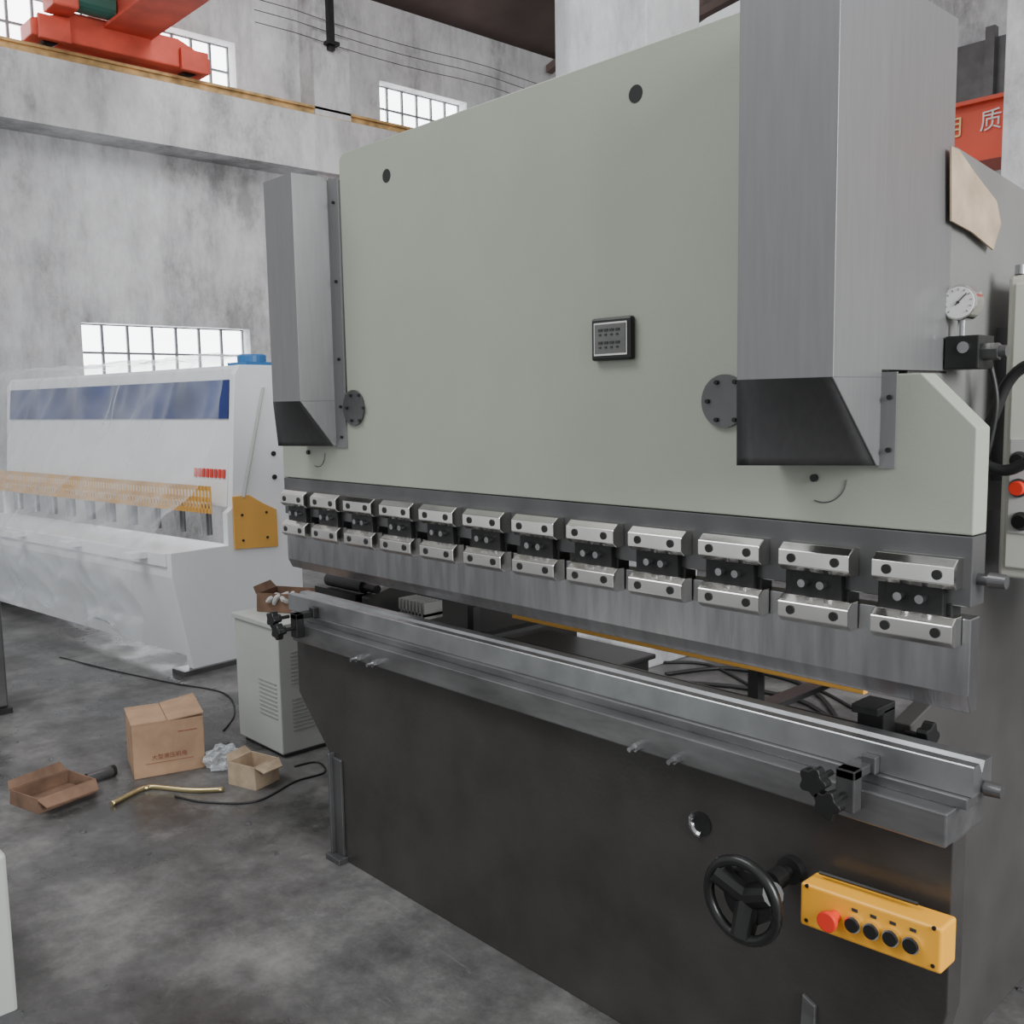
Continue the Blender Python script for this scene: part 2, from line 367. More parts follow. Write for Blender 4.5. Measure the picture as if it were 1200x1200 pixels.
# ---- cylinder covers
def cover(x0, x1, yf, top, zc, zb, flange, bz):
    m = MB(); dx = .010
    m.prism([(x0, yf), (x1 - dx, yf), (x1, 1.795), (x0, 1.795)], 'z', zc, top)
    m.solid([(x1 - dx - .004, yf, zc), (x1 - .004, 1.785, zb), (x1 - .004, 1.797, zb), (x1 - .004, 1.795, zc)], [(x1 - dx, yf, zc), (x1, 1.785, zb), (x1, 1.797, zb), (x1, 1.795, zc)])
    o = m.build('cylinder_cover', M['cover'], PB, bevel=.001)
    m = MB(); m.box(x0 + .004, x1 - .004, 1.799, 2.095, bz, top); m.build('rear_shell', M['cover'], o, bevel=.001)
    m = MB(); b = m.b
    N = 10; x1b = x1 - .0045
    A0, A1 = Vector((x0, yf, zc)), Vector((x1b - dx, yf, zc)); B0, B1 = Vector((x0 - .012, yf + .02, zb)), Vector((x1b, 1.785, zb))
    g = [[b.verts.new((A0.lerp(A1, i / N)).lerp(B0.lerp(B1, i / N), j / N)) for i in range(N + 1)] for j in range(N + 1)]
    for j in range(N):
        for i in range(N): b.faces.new((g[j][i], g[j][i + 1], g[j + 1][i + 1], g[j + 1][i])).smooth = True
    bk = [[b.verts.new((g[j][i].co.x, 1.797, g[j][i].co.z)) for i in (0, N)] for j in range(N + 1)]
    for j in range(N):
        b.faces.new((g[j][0], g[j + 1][0], bk[j + 1][0], bk[j][0])); b.faces.new((g[j][N], bk[j][1], bk[j + 1][1], g[j + 1][N]))
        b.faces.new((bk[j][0], bk[j + 1][0], bk[j + 1][1], bk[j][1]))
    b.faces.new([g[N][i] for i in range(N + 1)] + [bk[N][1], bk[N][0]])
    m.build('cover_foot', M['covershade'], o)
    f = MB(); f.box(flange[0], flange[1], 1.794, 1.80, zb - .005, flange[2]); gg = f.build('flange', M['cover'], o)
    fx = flange[0] * .35 + flange[1] * .65
    for z in [zb + .03, zb + .13] + ([1.75, 2.0, 2.25] if flange[2] > 2 else []):
        f = MB(); f.cyl((fx, 1.788, z), (fx, 1.795, z), .005, n=8); f.build('bolt', M['blackm'], o)
    return o
cover(-1.102, -.888, 1.63, 2.36, 1.635, 1.467, (-.892, -.858, 1.645), 1.65)
cover(-2.973, -2.785, 1.67, 2.335, 1.615, 1.465, (-2.79, -2.725, 2.325), 1.65)
# ---- lower ram steel
m = MB(); m.prism([(XL, 1.212), (XR, 1.212), (XR, 1.343), (XL, 1.343)], 'y', 1.80, 1.86); m.build('clamp_rail', M['strip'], PB, bevel=.002)
m = MB(); m.solid([(XL, 1.803, 1.19), (XL, 1.803, 1.045), (XL, 1.82, 1.012), (XL, 1.845, 1.012), (XL, 1.845, 1.19)], [(XR, 1.803, 1.19), (XR, 1.803, 1.045), (XR, 1.82, 1.008), (XR, 1.845, 1.008), (XR, 1.845, 1.19)])
m.build('punch_holder_beam', M['steel'], PB, bevel=.002)
def make_clamp(cx):
    m = MB(); m.box(cx - .060, cx + .05, 1.782, 1.80, 1.188, 1.258); m.box(cx - .080, cx + .035, 1.79, 1.80, 1.15, 1.29); m.box(cx - .06, cx + .06, 1.797, 1.84, 1.188, 1.215)
    c = m.build('punch_clamp', M['blackm'], PB, bevel=.002)
    for z0 in (1.246, 1.138):
        m = MB(); m.prism([(1.80, z0 + .057), (1.775, z0 + .057), (1.757, z0 + .043), (1.757, z0 + .012), (1.772, z0), (1.80, z0)], 'x', cx - .078, cx + .078)
        m.build('clamp_bar', M['bright'], c, bevel=.0015)
        for sx in (-.048, .048):
            q = MB(); q.cyl((cx + sx, 1.7545, z0 + .028), (cx + sx, 1.762, z0 + .028), .0095, n=14); q.build('screw', M['blackm'], c)
    for sx in (-.03, .012):
        q = MB(); q.cyl((cx + sx, 1.766, 1.222), (cx + sx, 1.79, 1.222), .0085, n=14); q.build('pin', M['steel'], c)
    return c
c0 = make_clamp(-.803)
for k in range(1, 12):
    c = copy_tree(c0, PB); c.location.x -= .2025 * k
for (z, y) in ((1.262, 1.83), (.862, 1.85)):
    m = MB(); m.cyl((XR - .01, y, z), (XR + .02, y, z), .011); m.cyl((XR + .02, y, z), (XR + .050, y, z), .015, .013); m.build('end_pin', M['strip'], PB)
# ---- table
prof = [(-3.09, .765), (-3.09, .558), (-2.89, .368), (-2.81, .0), (-.98, .0), (-.735, .36), (-.722, .42), (-.722, .765)]
m = MB(); m.prism(prof, 'y', 1.79, 1.85); tb = m.build('table_plate', M['dark'], PB, bevel=.003)
m = MB(); m.box(-3.05, -.72, 1.75, 1.925, .764, .832); m.build('table_ledge', M['ledge'], PB, bevel=.004)
m = MB(); m.box(-3.13, -.70, 1.79, 1.90, .832, .853); m.build('die_base', M['ledge'], PB, bevel=.002)
m = MB(); pr = [(1.803, .854), (1.803, .911), (1.805, .913), (1.829, .913), (1.842, .892), (1.855, .913), (1.886, .913), (1.888, .911), (1.888, .854)]
m.prism(pr, 'x', -3.16, -.695); m.build('die_bar', M['die'], PB)
for u, v in ((418, 765), (437, 770), (745, 874), (791, 886)):
    p = H(u, v, 'y', 1.74); q = MB(); q.cyl((p.x, 1.735, .776), (p.x, 1.75, .776), .011, n=6); q.cyl((p.x, 1.715, .776), (p.x, 1.735, .776), .006, n=10); q.build('adjusting_bolt', M['steel'], PB)
p = H(822, 965, 'y', 1.79); q = MB(); q.cyl((p.x, 1.787, p.z), (p.x, 1.791, p.z), .028, n=24); eye = q.build('sling_hole', M['blackm'], PB)
q = MB(); q.tube([(p.x + .027 * math.cos(a), 1.786, p.z + .027 * math.sin(a)) for a in [PI * .75 + k * .2 for k in range(13)]], .007, n=6, smooth=1); q.build('eye_ring', M['steel'], eye)
# feet
q = MB(); q.box(-2.875, -2.865, 1.765, 1.79, .02, .385); q.box(-2.875, -2.815, 1.78, 1.79, .02, .37); q.box(-2.885, -2.80, 1.75, 1.79, 0, .02); q.build('foot_bracket', M['strip'], PB, bevel=.002)
q = MB(); q.prism([(-1.04, .0), (-1.0, .0), (-.995, .31), (-1.025, .325)], 'y', 1.78, 1.79); q.build('foot_bracket', M['ledge'], PB, bevel=.002)
def lobed(mb, c, r, th, ax):
    n = 48; c = Vector(c); A = []; B = []
    for i in range(n):
        a = 2 * PI * i / n; rr = r * (1 + .16 * math.cos(5 * a))
        if ax == 'y': o = Vector((rr * math.cos(a), 0, rr * math.sin(a))); d = Vector((0, th, 0))
        else: o = Vector((0, rr * math.cos(a), rr * math.sin(a))); d = Vector((th, 0, 0))
        A.append(c + o); B.append(c + o + d)
    mb.solid(A, B)
def dclamp(x, left=False):
    q = MB(); q.box(x - .02, x + .02, 1.718, 1.75, .79, .875); q.box(x - .02, x + .02, 1.718, 1.80, .855, .875); q.box(x + .0, x + .03, 1.782, 1.802, .854, .89)
    b = q.build('die_clamp', M['blackm'] if left else M['strip'], PB, bevel=.003)
    for dx, z in ((-.03, .862), (.0, .824)):
        q = MB(); q.cyl((x + dx, 1.65, z), (x + dx, 1.72, z), .007, n=10); lobed(q, (x + dx, 1.645, z), .026, .024, 'y'); q.cyl((x + dx, 1.669, z), (x + dx, 1.685, z), .015, n=14); q.build('star_knob', M['black'], b, bevel=.003)
dclamp(-.905); dclamp(-2.985, True)
q = MB(); q.box(-.99, -.93, 1.927, 1.98, .80, .94); q.box(-.99, -.93, 1.90, 1.98, .93, .95); q.box(-.96, -.90, 1.955, 1.975, .85, .88)
b = q.build('rear_die_clamp', M['blackm'], PB, bevel=.003)
q = MB(); q.cyl((-.90, 1.965, .89), (-.85, 1.965, .89), .007, n=8); lobed(q, (-.865, 1.965, .89), .030, .024, 'x'); q.build('star_knob', M['black'], b, bevel=.003)
# handwheel
hw = MB(); WX, WY, WZ = -1.056, 1.597, .595
hw.tube([(WX + .081 * math.cos(a), WY, WZ + .081 * math.sin(a)) for a in [k * 2 * PI / 32 for k in range(32)]], .0115, n=10, smooth=1, closed=True)
hw_ = hw.build('handwheel', M['black'], PB, smooth=True)
for k in range(3):
    q = MB(); a = k * 2 * PI / 3 + .5; q.cyl((WX, WY + .03, WZ), (WX + .078 * math.cos(a), WY + .003, WZ + .078 * math.sin(a)), .030, .024, n=12)
    q.build('spoke', M['black'], hw_)
q = MB(); q.cyl((WX, WY + .045, WZ), (WX, WY + .014, WZ), .060, .055, n=28); q.build('hub', M['black'], hw_)
q = MB(); q.cyl((WX, WY + .03, WZ), (WX, 1.79, WZ), .011, n=16); q.cyl((WX, 1.70, WZ), (WX, 1.74, WZ), .022, n=20); q.cyl((WX, 1.77, WZ), (WX, 1.79, WZ), .03, n=20); q.build('shaft', M['blackm'], hw_)
q = MB(); q.cyl((WX, 1.65, WZ), (WX, 1.665, WZ), .019, n=20); q.build('marker_ring', M['red'], hw_)
# yellow control box
x0, x1 = -.987, -.700
m = MB(); m.prism([(x0, .531), (x1, .546), (x1, .635), (x0, .622)], 'y', 1.70, 1.765); cbx = m.build('control_box', M['yellow'], PB, bevel=.006, seg=3)
for x in (x0 + .015, x1 - .015):
    for z in (.545, .618):
        m = MB(); m.cyl((x, 1.698, z + (x - x0) * .05), (x, 1.702, z + (x - x0) * .05), .004, n=8); m.build('screw', M['blackm'], cbx)
m = MB(); m.box(x0 + .03, x1 - .09, 1.765, 1.79, .56, .60); m.build('mounting_bracket', M['blackm'], cbx)
p = H(973, 1086, 'y', 1.68); zc = (.5765 + (p.x - x0) * .05)
m = MB(); m.cyl((p.x, 1.675, zc), (p.x, 1.70, zc), .012, n=20); m.cyl((p.x, 1.662, zc), (p.x, 1.677, zc), .021, .019, n=28); m.build('emergency_button', M['red'], cbx, bevel=.003)
for u in (998, 1020, 1043, 1067):
    p = H(u, 1100, 'y', 1.69); zc = .574 + (p.x - x0) * .05
    m = MB(); m.cyl((p.x, 1.690, zc), (p.x, 1.70, zc), .0165, n=24); bt_ = m.build('push_button', M['bright'], cbx)
    m = MB(); m.cyl((p.x, 1.686, zc), (p.x, 1.692, zc), .0138, n=24); m.build('cap', M['black'], bt_)
    m = MB(); m.box(p.x - .006, p.x + .006, 1.6985, 1.70, zc + .024, zc + .030); m.build('legend', M['marks'], bt_)
m = MB()
pts = [H(u, v, 'y', 1.74) for u, v in ((960, 1046), (1000, 1056), (1040, 1070), (1075, 1078))]
m.tube([(p.x, p.y, .628 + (p.x - x0) * .05 + .006) for p in pts], .004, n=6); m.build('box_cable', M['cable'], cbx)
# side frames
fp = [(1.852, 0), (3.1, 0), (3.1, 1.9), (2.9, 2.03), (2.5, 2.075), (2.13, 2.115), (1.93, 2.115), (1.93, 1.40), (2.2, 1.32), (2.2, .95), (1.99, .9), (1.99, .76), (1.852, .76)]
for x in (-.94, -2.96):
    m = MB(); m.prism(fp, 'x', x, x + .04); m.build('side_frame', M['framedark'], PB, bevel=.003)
m = MB(); m.prism([(1.94, 1.42), (2.25, 1.33), (3.095, 1.33), (3.095, 1.9), (2.9, 2.03), (2.5, 2.074), (2.13, 2.11), (2.10, 2.11), (2.10, 1.645), (1.94, 1.645)], 'x', -.90, -.896); m.build('lit_frame_overlay', M['framelit'], PB)  # thin added overlay, paints the frame's upper part as better lit
m = MB(); m.box(-2.92, -.94, 2.35, 3.0, 1.25, 2.03); m.build('oil_tank', M['cream'], PB, bevel=.005)
m = MB(); m.box(-2.92, -.94, 1.985, 2.0, .1, .76); m.build('rear_table_plate', M['dark'], PB)
m = MB(); m.box(-2.91, -2.35, 2.42, 2.9, .0, .60); m.box(-2.92, -2.33, 2.40, 2.92, .60, .62); m.build('pump_tank', M['framedark'], PB, bevel=.006)
m = MB(); m.cyl((-2.3, 2.6, .34), (-2.33, 2.6, .34), .05); m.cyl((-2.3, 2.6, .34), (-2.0, 2.6, .34), .085, n=24); m.box(-2.25, -2.05, 2.52, 2.68, 0, .27); m.build('pump_motor', M['framedark'], PB)
# back gauge
xa = H(600, 728, 'y', 2.06).x; xb = H(1012, 822, 'y', 2.06).x
m = MB(); m.box(xa, xb, 2.06, 2.08, .920, .950); m.box(xa, xb, 2.06, 2.10, .946, .951); bg = m.build('back_gauge_beam', M['guard'], PB, bevel=.002)
for x in (-2.45, -1.35):
    m = MB(); m.box(x - .025, x + .025, 2.1, 2.75, .80, .815); m.box(x - .015, x + .015, 2.08, 2.11, .80, .92); m.build('slide', M['strip'], bg)
m = MB(); m.cyl((-2.9, 2.45, .70), (-.98, 2.45, .70), .012, n=12); m.build('drive_shaft', M['strip'], bg)
# left end actuator bits above the die end
m = MB(); m.cyl((-3.22, 2.02, .93), (-2.98, 2.02, .93), .026, n=18); m.cyl((-2.98, 2.02, .93), (-2.9, 2.02, .93), .016, n=14); a_ = m.build('gauge_motor', M['blackm'], PB)
m = MB(); m.box(-3.28, -3.0, 1.99, 2.14, .82, .90); m.build('motor_mount', M['blackm'], a_)
m = MB()
for k in range(8): m.box(-2.80 + k * .02, -2.79 + k * .02, 2.04, 2.12, .86, .91)
m.box(-2.80, -2.65, 2.04, 2.12, .85, .87); m.build('cooling_fins', M['coil'], PB)
for k in range(4):
    m = MB(); x = -3.1 + .09 * k; m.cyl((x, 1.91, .832), (x, 1.91, .89 + .01 * (k % 2)), .010, n=12); m.box(x - .012, x + .03, 1.903, 1.93, .84, .87); m.build('valve_fitting', M['blackm'], PB)
# hydraulic valve and gauge
gy = 2.10; g = H(1128, 355, 'y', gy)
m = MB(); m.cyl((g.x, gy - .02, g.z), (g.x, gy + .02, g.z), .037, n=36); pg = m.build('pressure_gauge', M['bright'], PB, bevel=.003)
m = MB(); m.cyl((g.x, gy - .022, g.z), (g.x, gy - .0195, g.z), .032, n=36); m.build('dial', M['glassw'], pg)
for k in range(11):
    m = MB(); a = -PI / 4 + k * 1.5 * PI / 10; m.cyl((g.x + .024 * math.cos(a), gy - .0235, g.z + .024 * math.sin(a)), (g.x + .029 * math.cos(a), gy - .0235, g.z + .029 * math.sin(a)), .0008, n=4); m.build('dial_tick', M['marks'], pg)
m = MB(); m.cyl((g.x - .006, gy - .024, g.z - .006), (g.x + .017, gy - .024, g.z + .017), .0012, n=5); m.cyl((g.x, gy - .025, g.z), (g.x, gy - .022, g.z), .003, n=10); m.build('needle', M['marks'], pg)
m = MB(); m.cyl((g.x, gy, g.z - .035), (g.x, gy, 1.72), .008, n=12); m.build('gauge_stem', M['steel'], pg)
v0 = H(1113, 394, 'y', gy - .03); v1 = H(1146, 432, 'y', gy - .03)
m = MB(); m.box(v0.x - .01, v1.x, gy - .03, gy + .05, v1.z, v0.z); vb = m.build('valve_block', M['blackm'], PB, bevel=.003)
zc = (v0.z + v1.z) / 2
m = MB(); m.cyl((v1.x, gy, zc), (v1.x + .03, gy, zc), .018, n=6); m.cyl((v1.x + .03, gy, zc), (v1.x + .045, gy, zc), .012, n=16); m.build('hydraulic_fitting', M['strip'], vb)
m = MB(); m.cyl((v1.x - .03, gy - .035, zc + .01), (v1.x - .03, gy - .03, zc + .01), .012); m.build('plug', M['steel'], vb)
# electrical cabinet on the side
m = MB(); m.box(-.852, -.42, 2.30, 2.52, 1.185, 1.86); ec = m.build('electrical_cabinet', M['cream'], PB, bevel=.01, seg=3)
m = MB(); m.box(-.835, -.44, 2.290, 2.302, 1.21, 1.84); m.build('cabinet_door', M['cream'], ec, bevel=.004)
pa = H(1184, 520, 'y', 2.286)
m = MB(); m.box(pa.x, pa.x + .22, 2.286, 2.291, 1.29, 1.50); m.build('control_plate', M['coil'], ec, bevel=.001)
for (u, v, mt, nm) in ((1194, 540, 'black', 'selector_switch'), (1193, 572, 'red', 'stop_button'), (1196, 611, 'black', 'start_button')):
    p = H(u, v, 'y', 2.28); m = MB(); m.cyl((p.x, 2.265, p.z), (p.x, 2.290, p.z), .016, n=20); m.build(nm, M[mt], ec, bevel=.002)
    m = MB(); m.cyl((p.x, 2.281, p.z), (p.x, 2.289, p.z), .021, n=20); m.build('button_ring', M['strip'], ec)
m = MB(); m.cyl((-.83, 2.31, 1.86), (-.83, 2.31, 1.88), .012); m.build('cabinet_lug', M['steel'], ec)
m = MB(); m.box(-.896, -.85, 2.36, 2.46, 1.4, 1.75); m.build('hanger_plate', M['strip'], ec)
pts = [H(u, v, 'y', 2.22) for u, v in ((1225, 425), (1200, 430), (1180, 450), (1165, 485), (1150, 520), (1148, 538), (1165, 549), (1185, 550), (1215, 535))]
MB().tube(pts, .0125, n=10).build('power_cable', M['cable'], PB, smooth=True)
pts = [H(u, v, 'y', 2.2) for u, v in ((1160, 425), (1168, 470), (1160, 520), (1148, 560), (1152, 580))]
MB().tube(pts, .006, n=8).build('hydraulic_hose', M['cable'], PB, smooth=True)
# kraft paper
P = [H(u, v, 'x', -.882) for u, v in ((1113, 172), (1122, 176), (1142, 205), (1166, 236), (1171, 262), (1162, 293), (1137, 272), (1113, 259))]
m = MB(); m.solid([(p.x, p.y, p.z) for p in P], [(p.x + .004, p.y, p.z) for p in P])
tag(m.build('kraft_paper', M['paper']), 'torn sheet of brown kraft paper stuck beside the tall steel cover', 'paper')

# ================================================================ SHEAR
SH = thing('guillotine_shear', 'long white and blue plate shear with yellow guard wrapped in plastic', 'shear', (-5.54, 2.48, 0), math.radians(6.03))
L = -3.3
def S(mb, n, mt, par=SH, **k): return mb.build(n, mt, par, world=False, **k)
side = [(-.09, .75), (-.09, .60), (.02, .02), (-.02, .02), (-.02, 0), (.85, 0), (.85, 1.70), (.72, 1.86), (.44, 1.86), (.40, 1.80), (.34, .98), (.3, .95), (.3, .75)]
for x in (0, L):
    S(MB().prism(side, 'x', x - .05, x), 'side_frame', M['white'], bevel=.004)
S(MB().box(L, -.05, -.10, .35, .66, .745), 'work_table', M['white'], bevel=.006)
S(MB().prism([(-.085, .66), (-.085, .60), (.02, .10), (.06, .10), (.02, .66)], 'x', L + .05, -.05), 'front_apron', M['white'])
S(MB().prism([(.33, .98), (.42, 1.84), (.46, 1.86), (.72, 1.86), (.72, .98)], 'x', L, -.052), 'blade_beam', M['white'], bevel=.006)
S(MB().prism([(.378, 1.53), (.403, 1.77), (.409, 1.77), (.384, 1.53)], 'x', L + .01, -.06), 'blue_stripe', M['blue'])
for k in range(8):
    x = -.42 + k * .046; S(MB().prism([(.340, 1.16), (.346, 1.215), (.350, 1.215), (.344, 1.16)], 'x', x, x + .03), 'red_lettering', M['red'])
m = MB()
z0, z1 = .95, 1.12; n = 84
gy0 = .22
m.box(L + .05, -.05, gy0, gy0 + .005, z0, z0 + .03); m.box(L + .05, -.05, gy0, gy0 + .005, z1 - .03, z1); m.box(L + .05, -.05, gy0, gy0 + .005, (z0 + z1) / 2 - .015, (z0 + z1) / 2 + .015)
for k in range(n + 1): x = L + .05 + (-.1 - L) * k / n; m.box(x - .009, x + .009, gy0, gy0 + .005, z0, z1)
S(m, 'finger_guard', M['guard'])
for k in range(10):
    x = L + .3 + k * .31; S(MB().cyl((x, .285, .80), (x, .285, 1.0), .035, n=14), 'hold_down_ram', M['steel'])
S(MB().prism([(.34, .72), (.66, .70), (.66, .94), (.56, .99), (.46, 1.05), (.34, 1.05)], 'x', .002, .012), 'side_guard', M['guard'], bevel=.002)
for y in (.40, .58):
    for z in (.77, .93): S(MB().cyl((.01, y, z), (.018, y, z), .008, n=10), 'guard_screw', M['blackm'])
S(MB().cyl((.012, .42, 1.04), (.012, .60, 1.72), .010, n=8), 'guard_stay', M['fgrey'])
for y, z in ((.66, 1.3), (.66, 1.15)): S(MB().cyl((0, y, z), (.01, y, z), .016, n=14), 'side_button', M['blackm'])
S(MB().cyl((-.10, .60, 1.86), (-.10, .60, 1.93), .09, n=24), 'oil_cap', M['bluecap'], bevel=.01)
S(MB().box(-.22, -.01, .50, .70, 1.86, 1.88), 'cap_base', M['bluecap'])
for k in range(4):
    x = -.30 - k * .85; S(MB().box(x - .05, x + .05, -.20, -.09, .70, .742), 'support_arm', M['white'], bevel=.004)
for x in (-.03, L + .03): S(MB().box(x - .08, x + .06, -.06, .88, 0, .03), 'foot', M['strip'])
# plastic film
b = MB(); prof = [(.78, 1.72), (.76, 1.90), (.60, 1.93), (.42, 1.91), (.36, 1.78), (.28, 1.45), (.16, 1.15), (-.02, .95), (-.18, .80), (-.235, .70), (-.20, .52), (-.13, .34), (-.12, .20)]
NX = 170; NP = 8; grid = []
pp = []
for i in range(len(prof) - 1):
    for k in range(NP): t = k / NP; pp.append((prof[i][0] * (1 - t) + prof[i + 1][0] * t, prof[i][1] * (1 - t) + prof[i + 1][1] * t))
pp.append(prof[-1])
def ridge(v): return 1 - abs(noise.noise(v)) * 2
for i in range(NX + 1):
    x = L - .1 + (-.06 - L + .14) * i / NX; row = []
    for j, (y, z) in enumerate(pp):
        s = j / len(pp)
        w = Vector((x * 1.8 + s * 3.4, s * 3.4 - x * .9, 1.0))
        rid = .7 * ridge(w) + .4 * ridge(w * 2.1 + Vector((3, 1, 4))) + .05 * ridge(w * 5.1)
        xs = x + .05 * noise.noise(Vector((s * 5, 2, x))) - (max(0, s - .55) * .45) * (i / NX)
        lift = .07 if s > .12 else .02
        zz = z + (rid - .5) * .04
        if j >= len(pp) - 3: zz += .10 * noise.noise(Vector((x * 2.4, 0, 0)))
        row.append(b.b.verts.new((xs, y - rid * lift, max(.012, zz))))
    grid.append(row)
for i in range(NX):
    for j in range(len(pp) - 1): b.b.faces.new((grid[i][j], grid[i + 1][j], grid[i + 1][j + 1], grid[i][j + 1]))
me = bpy.data.meshes.new('plastic_sheet'); b.b.to_mesh(me); b.b.free(); me.materials.append(M['film'])
ps = bpy.data.objects.new('plastic_sheet', me); C.objects.link(ps); ps.location = SH.location; ps.rotation_euler = SH.rotation_euler
for p in me.polygons: p.use_smooth = True
tag(ps, 'crinkled clear plastic sheet draped over the front of the white shear', 'plastic sheet')

# ================================================================ vented cabinet behind the table
VC = thing('vented_cabinet', 'light grey steel cabinet with side vents under the left table end', 'cabinet', (-4.06, 2.14, 0))
m = MB(); m.box(-4.27, -3.86, 2.14, 2.80, .02, .60); m.build('body', M['fgrey'], VC, bevel=.006)
m = MB(); m.box(-4.28, -3.85, 2.13, 2.81, .60, .625); m.build('lid', M['fgrey'], VC, bevel=.004)
m = MB(); m.box(-4.25, -3.88, 2.16, 2.78, 0, .02); m.build('base', M['strip'], VC)
vd = mat('vent_grey', (.3, .31, .29), .6)
for j in range(2):
    m = MB()
    for k in range(9): z = .12 + j * .22 + k * .018; m.box(-3.861, -3.857, 2.2, 2.42, z, z + .005)
    tag(m.build('vent_louvres', vd, VC), kind='stuff')
m = MB()
for k in range(9): z = .18 + k * .02; m.box(-4.05, -3.89, 2.137, 2.141, z, z + .006)
tag(m.build('vent_louvres', vd, VC), kind='stuff')
def open_box(name, label, cx, cy, z, w, d, h, rz, mt, flaps=.5, cat='cardboard box'):
    t = thing(name, label, cat, (cx, cy, z), rz)
    th = .005; m = MB()
    m.box(-w / 2, w / 2, -d / 2, -d / 2 + th, 0, h); m.box(-w / 2, w / 2, d / 2 - th, d / 2, 0, h)
    m.box(-w / 2, -w / 2 + th, -d / 2 + th, d / 2 - th, 0, h); m.box(w / 2 - th, w / 2, -d / 2 + th, d / 2 - th, 0, h); m.box(-w / 2, w / 2, -d / 2, d / 2, 0, th)
    for v in m.b.verts: v.co += Vector((noise.noise(v.co * 9), noise.noise(v.co * 9 + Vector((5, 5, 5))), 0)) * .012 * (1 if v.co.z > th * 2 else 0)
    m.build('carton_body', mt, t, world=False)
    if flaps:
        for sx, ang in ((1, -.9), (-1, 1.3)):
            f = flaps * d; x = sx * w / 2
            dx = sx * math.cos(ang) * f; dz = math.sin(ang) * f
            m = MB(); m.solid([(x, -d / 2, h - th), (x, d / 2, h - th), (x, d / 2, h), (x, -d / 2, h)], [(x + dx, -d / 2 + .01, h - th + dz * .4), (x + dx, d / 2 - .02, h - th + dz * .5), (x + dx, d / 2 - .02, h + dz * .5), (x + dx, -d / 2 + .01, h + dz * .4)]); m.build('flap', mt, t, world=False)
    return t
c = open_box('torn_carton', 'small torn brown carton lying on top of the vented cabinet', -4.12, 2.36, .627, .26, .18, .09, .5, M['carton2'], .4)
m = MB()
m.tube([(-.06 + .12 * k / 14 + .02 * math.sin(k * 2.1), -.05 + .05 * math.cos(k * 1.7), .03 + .05 * abs(math.sin(k * 1.3))) for k in range(15)], .012, n=6)
pk = m.build('packing_paper', M['coil'], None); pk.parent = c

# ================================================================ floor clutter
bx = thing('cardboard_box', 'large closed cardboard box with brown printing on the floor', 'cardboard box', (-4.20, 1.74, 0), math.radians(-16))
m = MB(); m.box(-.14, .14, -.15, .15, 0, .24); m.build('carton_body', M['carton'], bx, world=False, bevel=.004)
m = MB(); m.box(-.142, .142, -.152, -.004, .24, .245); m.build('flap', M['carton'], bx, world=False)
m = MB(); m.solid([(-.142, .0, .24), (.142, .0, .24), (.142, .0, .245), (-.142, .0, .245)], [(-.142, .152, .265), (.142, .152, .252), (.142, .152, .257), (-.142, .152, .27)]); m.build('flap', M['carton'], bx, world=False)
SIDE = Matrix.Rotation(PI / 2, 3, 'Z') @ Matrix.Rotation(PI / 2, 3, 'X')
def btext(s, size, y, z):
    cu = text(s, size, (0.1415, y, z), SIDE, 'printing', M['print'], None, .0005); cu.parent = bx
btext('大型液压机电', .025, -.0, .085)
m = MB(); m.box(.1405, .142, .04, .12, .185, .188); m.build('printed_line', M['print'], bx, world=False)
m = MB(); m.box(.1405, .142, -.10, .10, .060, .0615); m.build('printed_line', M['print'], bx, world=False)
open_box('small_carton', 'small open carton with pale sides beside the plastic bag', *H(298, 916, 'z', 0).xy, 0, .16, .14, .10, .3, M['paper'], .45)
tcen = H(63, 935, 'z', 0)
t = open_box('carton_tray', 'shallow dark brown carton tray leftmost on the floor', tcen.x, tcen.y, 0, .2, .26, .06, .25, M['carton2'], .3)
bm = MB(); ret = bmesh.ops.create_icosphere(bm.b, subdivisions=4, radius=1)
for v in bm.b.verts:
    n = noise.noise(v.co * 2.3) * .35 + noise.noise(v.co * 6) * .2
    v.co = v.co * (1 + n); v.co.x *= .07; v.co.y *= .075; v.co.z = max(-.045, v.co.z * .055) + .045
pb = bm.build('plastic_bag', M['bag']); c_ = H(262, 900, 'z', 0); pb.location = (c_.x, c_.y, .002)
tag(pb, 'crumpled clear plastic bag between the cardboard boxes', 'plastic bag')
def tube_floor(name, label, cat, px, r, mt, sm=6):
    m = MB(); m.tube([tuple(H(u, v, 'z', r)) for u, v in px], r, n=8, smooth=sm); return tag(m.build(name, mt, smooth=True), label, cat)
tube_floor('brass_tube', 'bent brass tube lying in front of the cardboard box', 'tube', ((131, 942), (150, 932), (165, 925), (172, 923), (182, 922), (225, 926), (262, 925)), .011, M['brass'], 4)
tube_floor('floor_cable', 'black cable looping past the small open carton', 'cable', ((205, 933), (240, 940), (300, 939), (345, 916), (380, 905), (372, 893), (345, 898)), .0045, M['cable'])
tube_floor('floor_cable', 'black cable snaking from the cabinet foot toward the shear', 'cable', ((70, 770), (130, 785), (200, 800), (262, 812), (275, 835), (262, 856)), .004, M['cable'])
tube_floor('floor_hose', 'dark hose coiled on the floor behind the machine', 'hose', ((780, 790), (850, 783), (920, 795), (960, 815), (980, 845), (940, 822), (870, 806), (800, 800)), .012, M['cable'])
tube_floor('floor_hose', 'second dark hose crossing the coil on the floor behind the machine', 'hose', ((700, 760), (760, 775), (830, 779), (900, 812), (950, 806), (1000, 830)), .009, M['cable'])
g_ = thing('grey_sleeve', 'short grey metal sleeve left of the large cardboard box', 'sleeve', tuple(H(118, 914, 'z', 0)), .5)
MB().cyl((-.02, -.06, .025), (.02, .045, .025), .024, n=16).build('tube', M['strip'], g_, world=False)
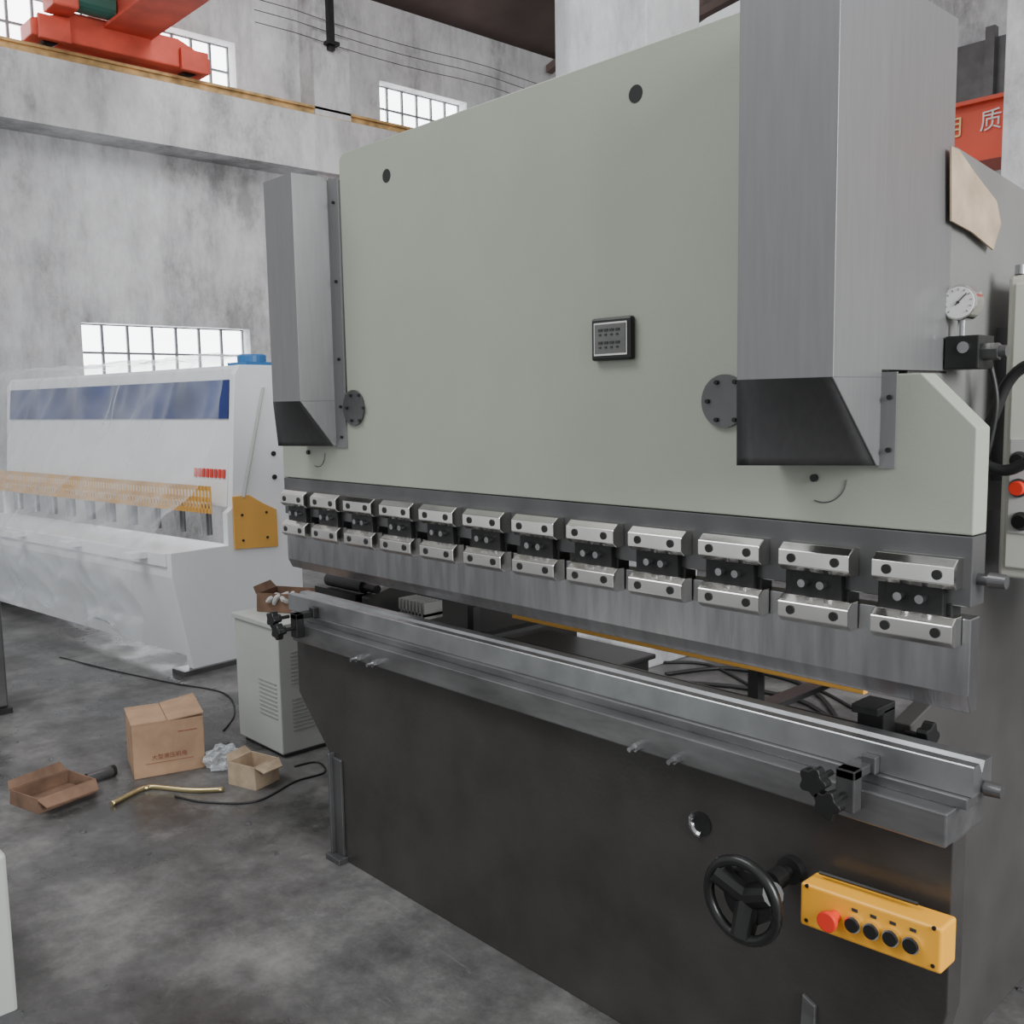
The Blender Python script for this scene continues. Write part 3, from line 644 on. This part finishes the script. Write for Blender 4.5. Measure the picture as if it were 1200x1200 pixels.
MB().cyl((.018, .043, .025), (.024, .060, .025), .025, n=16).build('cap', M['blackm'], g_, world=False)
DB = [(175, 1000), (98, 975), (322, 1000), (150, 870), (120, 862), (265, 870), (60, 890), (1195, 1160), (20, 870), (290, 965)]
for i, (u, v) in enumerate(DB):
    p = H(u, v, 'z', 0); m = MB(); a = random.random() * 3; s = .006 + .010 * random.random()
    m.solid([(p.x + s * math.cos(a + q * PI / 2.5) * (1 + .8 * random.random()), p.y + s * math.sin(a + q * PI / 2.5), 0.0005) for q in range(5)], [(p.x + s * .7 * math.cos(a + q * PI / 2.5), p.y + s * .7 * math.sin(a + q * PI / 2.5), .006) for q in range(5)])
    tag(m.build('debris_chip', M['strip']), 'small dark chip of debris scattered on the oily floor', 'debris', 'dark debris chips on the floor')
# left-edge machines
q = thing('grey_machine_base', 'pale grey machine corner cut by the lower left edge', 'machine', (-2.9, .3, 0))
m = MB(); m.box(-3.3, -2.67, -.3, .672, 0.02, .46); m.build('body', M['fgrey'], q, bevel=.01)
m = MB(); m.box(-3.32, -2.66, -.32, .675, 0, .03); m.build('plinth', M['strip'], q)
q = thing('steel_pedestal', 'dark grey steel pedestal at the left edge before the shear', 'pedestal', (-5.6, 1.3, 0))
m = MB(); m.box(-5.75, -5.55, 1.1, 1.465, .03, .62); m.build('body', M['strip'], q, bevel=.01)
m = MB(); m.box(-5.8, -5.52, 1.05, 1.475, 0, .03); m.build('base_plate', M['blackm'], q)

# ================================================================ light
w = bpy.data.worlds.new('world'); bpy.context.scene.world = w; w.use_nodes = True
bgn = w.node_tree.nodes['Background']; bgn.inputs[0].default_value = (.96, .98, 1, 1); bgn.inputs[1].default_value = .73
def area(name, loc, target, sx, sy, e, col=(1, 1, 1)):
    l = bpy.data.lights.new(name, 'AREA'); l.shape = 'RECTANGLE'; l.size = sx; l.size_y = sy; l.energy = e; l.color = col
    o = bpy.data.objects.new(name, l); C.objects.link(o); o.location = loc
    o.rotation_euler = (Vector(target) - Vector(loc)).to_track_quat('-Z', 'Y').to_euler(); return o
area('skylight', (-4.5, -1.5, 7.0), (-3.5, 2.5, 1), 5, 2, 300, (.98, .99, 1))
area('wall_fill', (-7.4, 5.0, 7.3), (-9.6, 5.0, 2.0), 1.2, 7, 270, (.98, .99, 1))  # added fill with no visible source, brightens the left wall
area('right_fill', (4.5, 1.0, 3.4), (-2.5, 1.8, 1.9), 2.6, 2.5, 540, (.98, .99, 1))  # added out-of-view fill from the right, brightens the right-facing cover sides
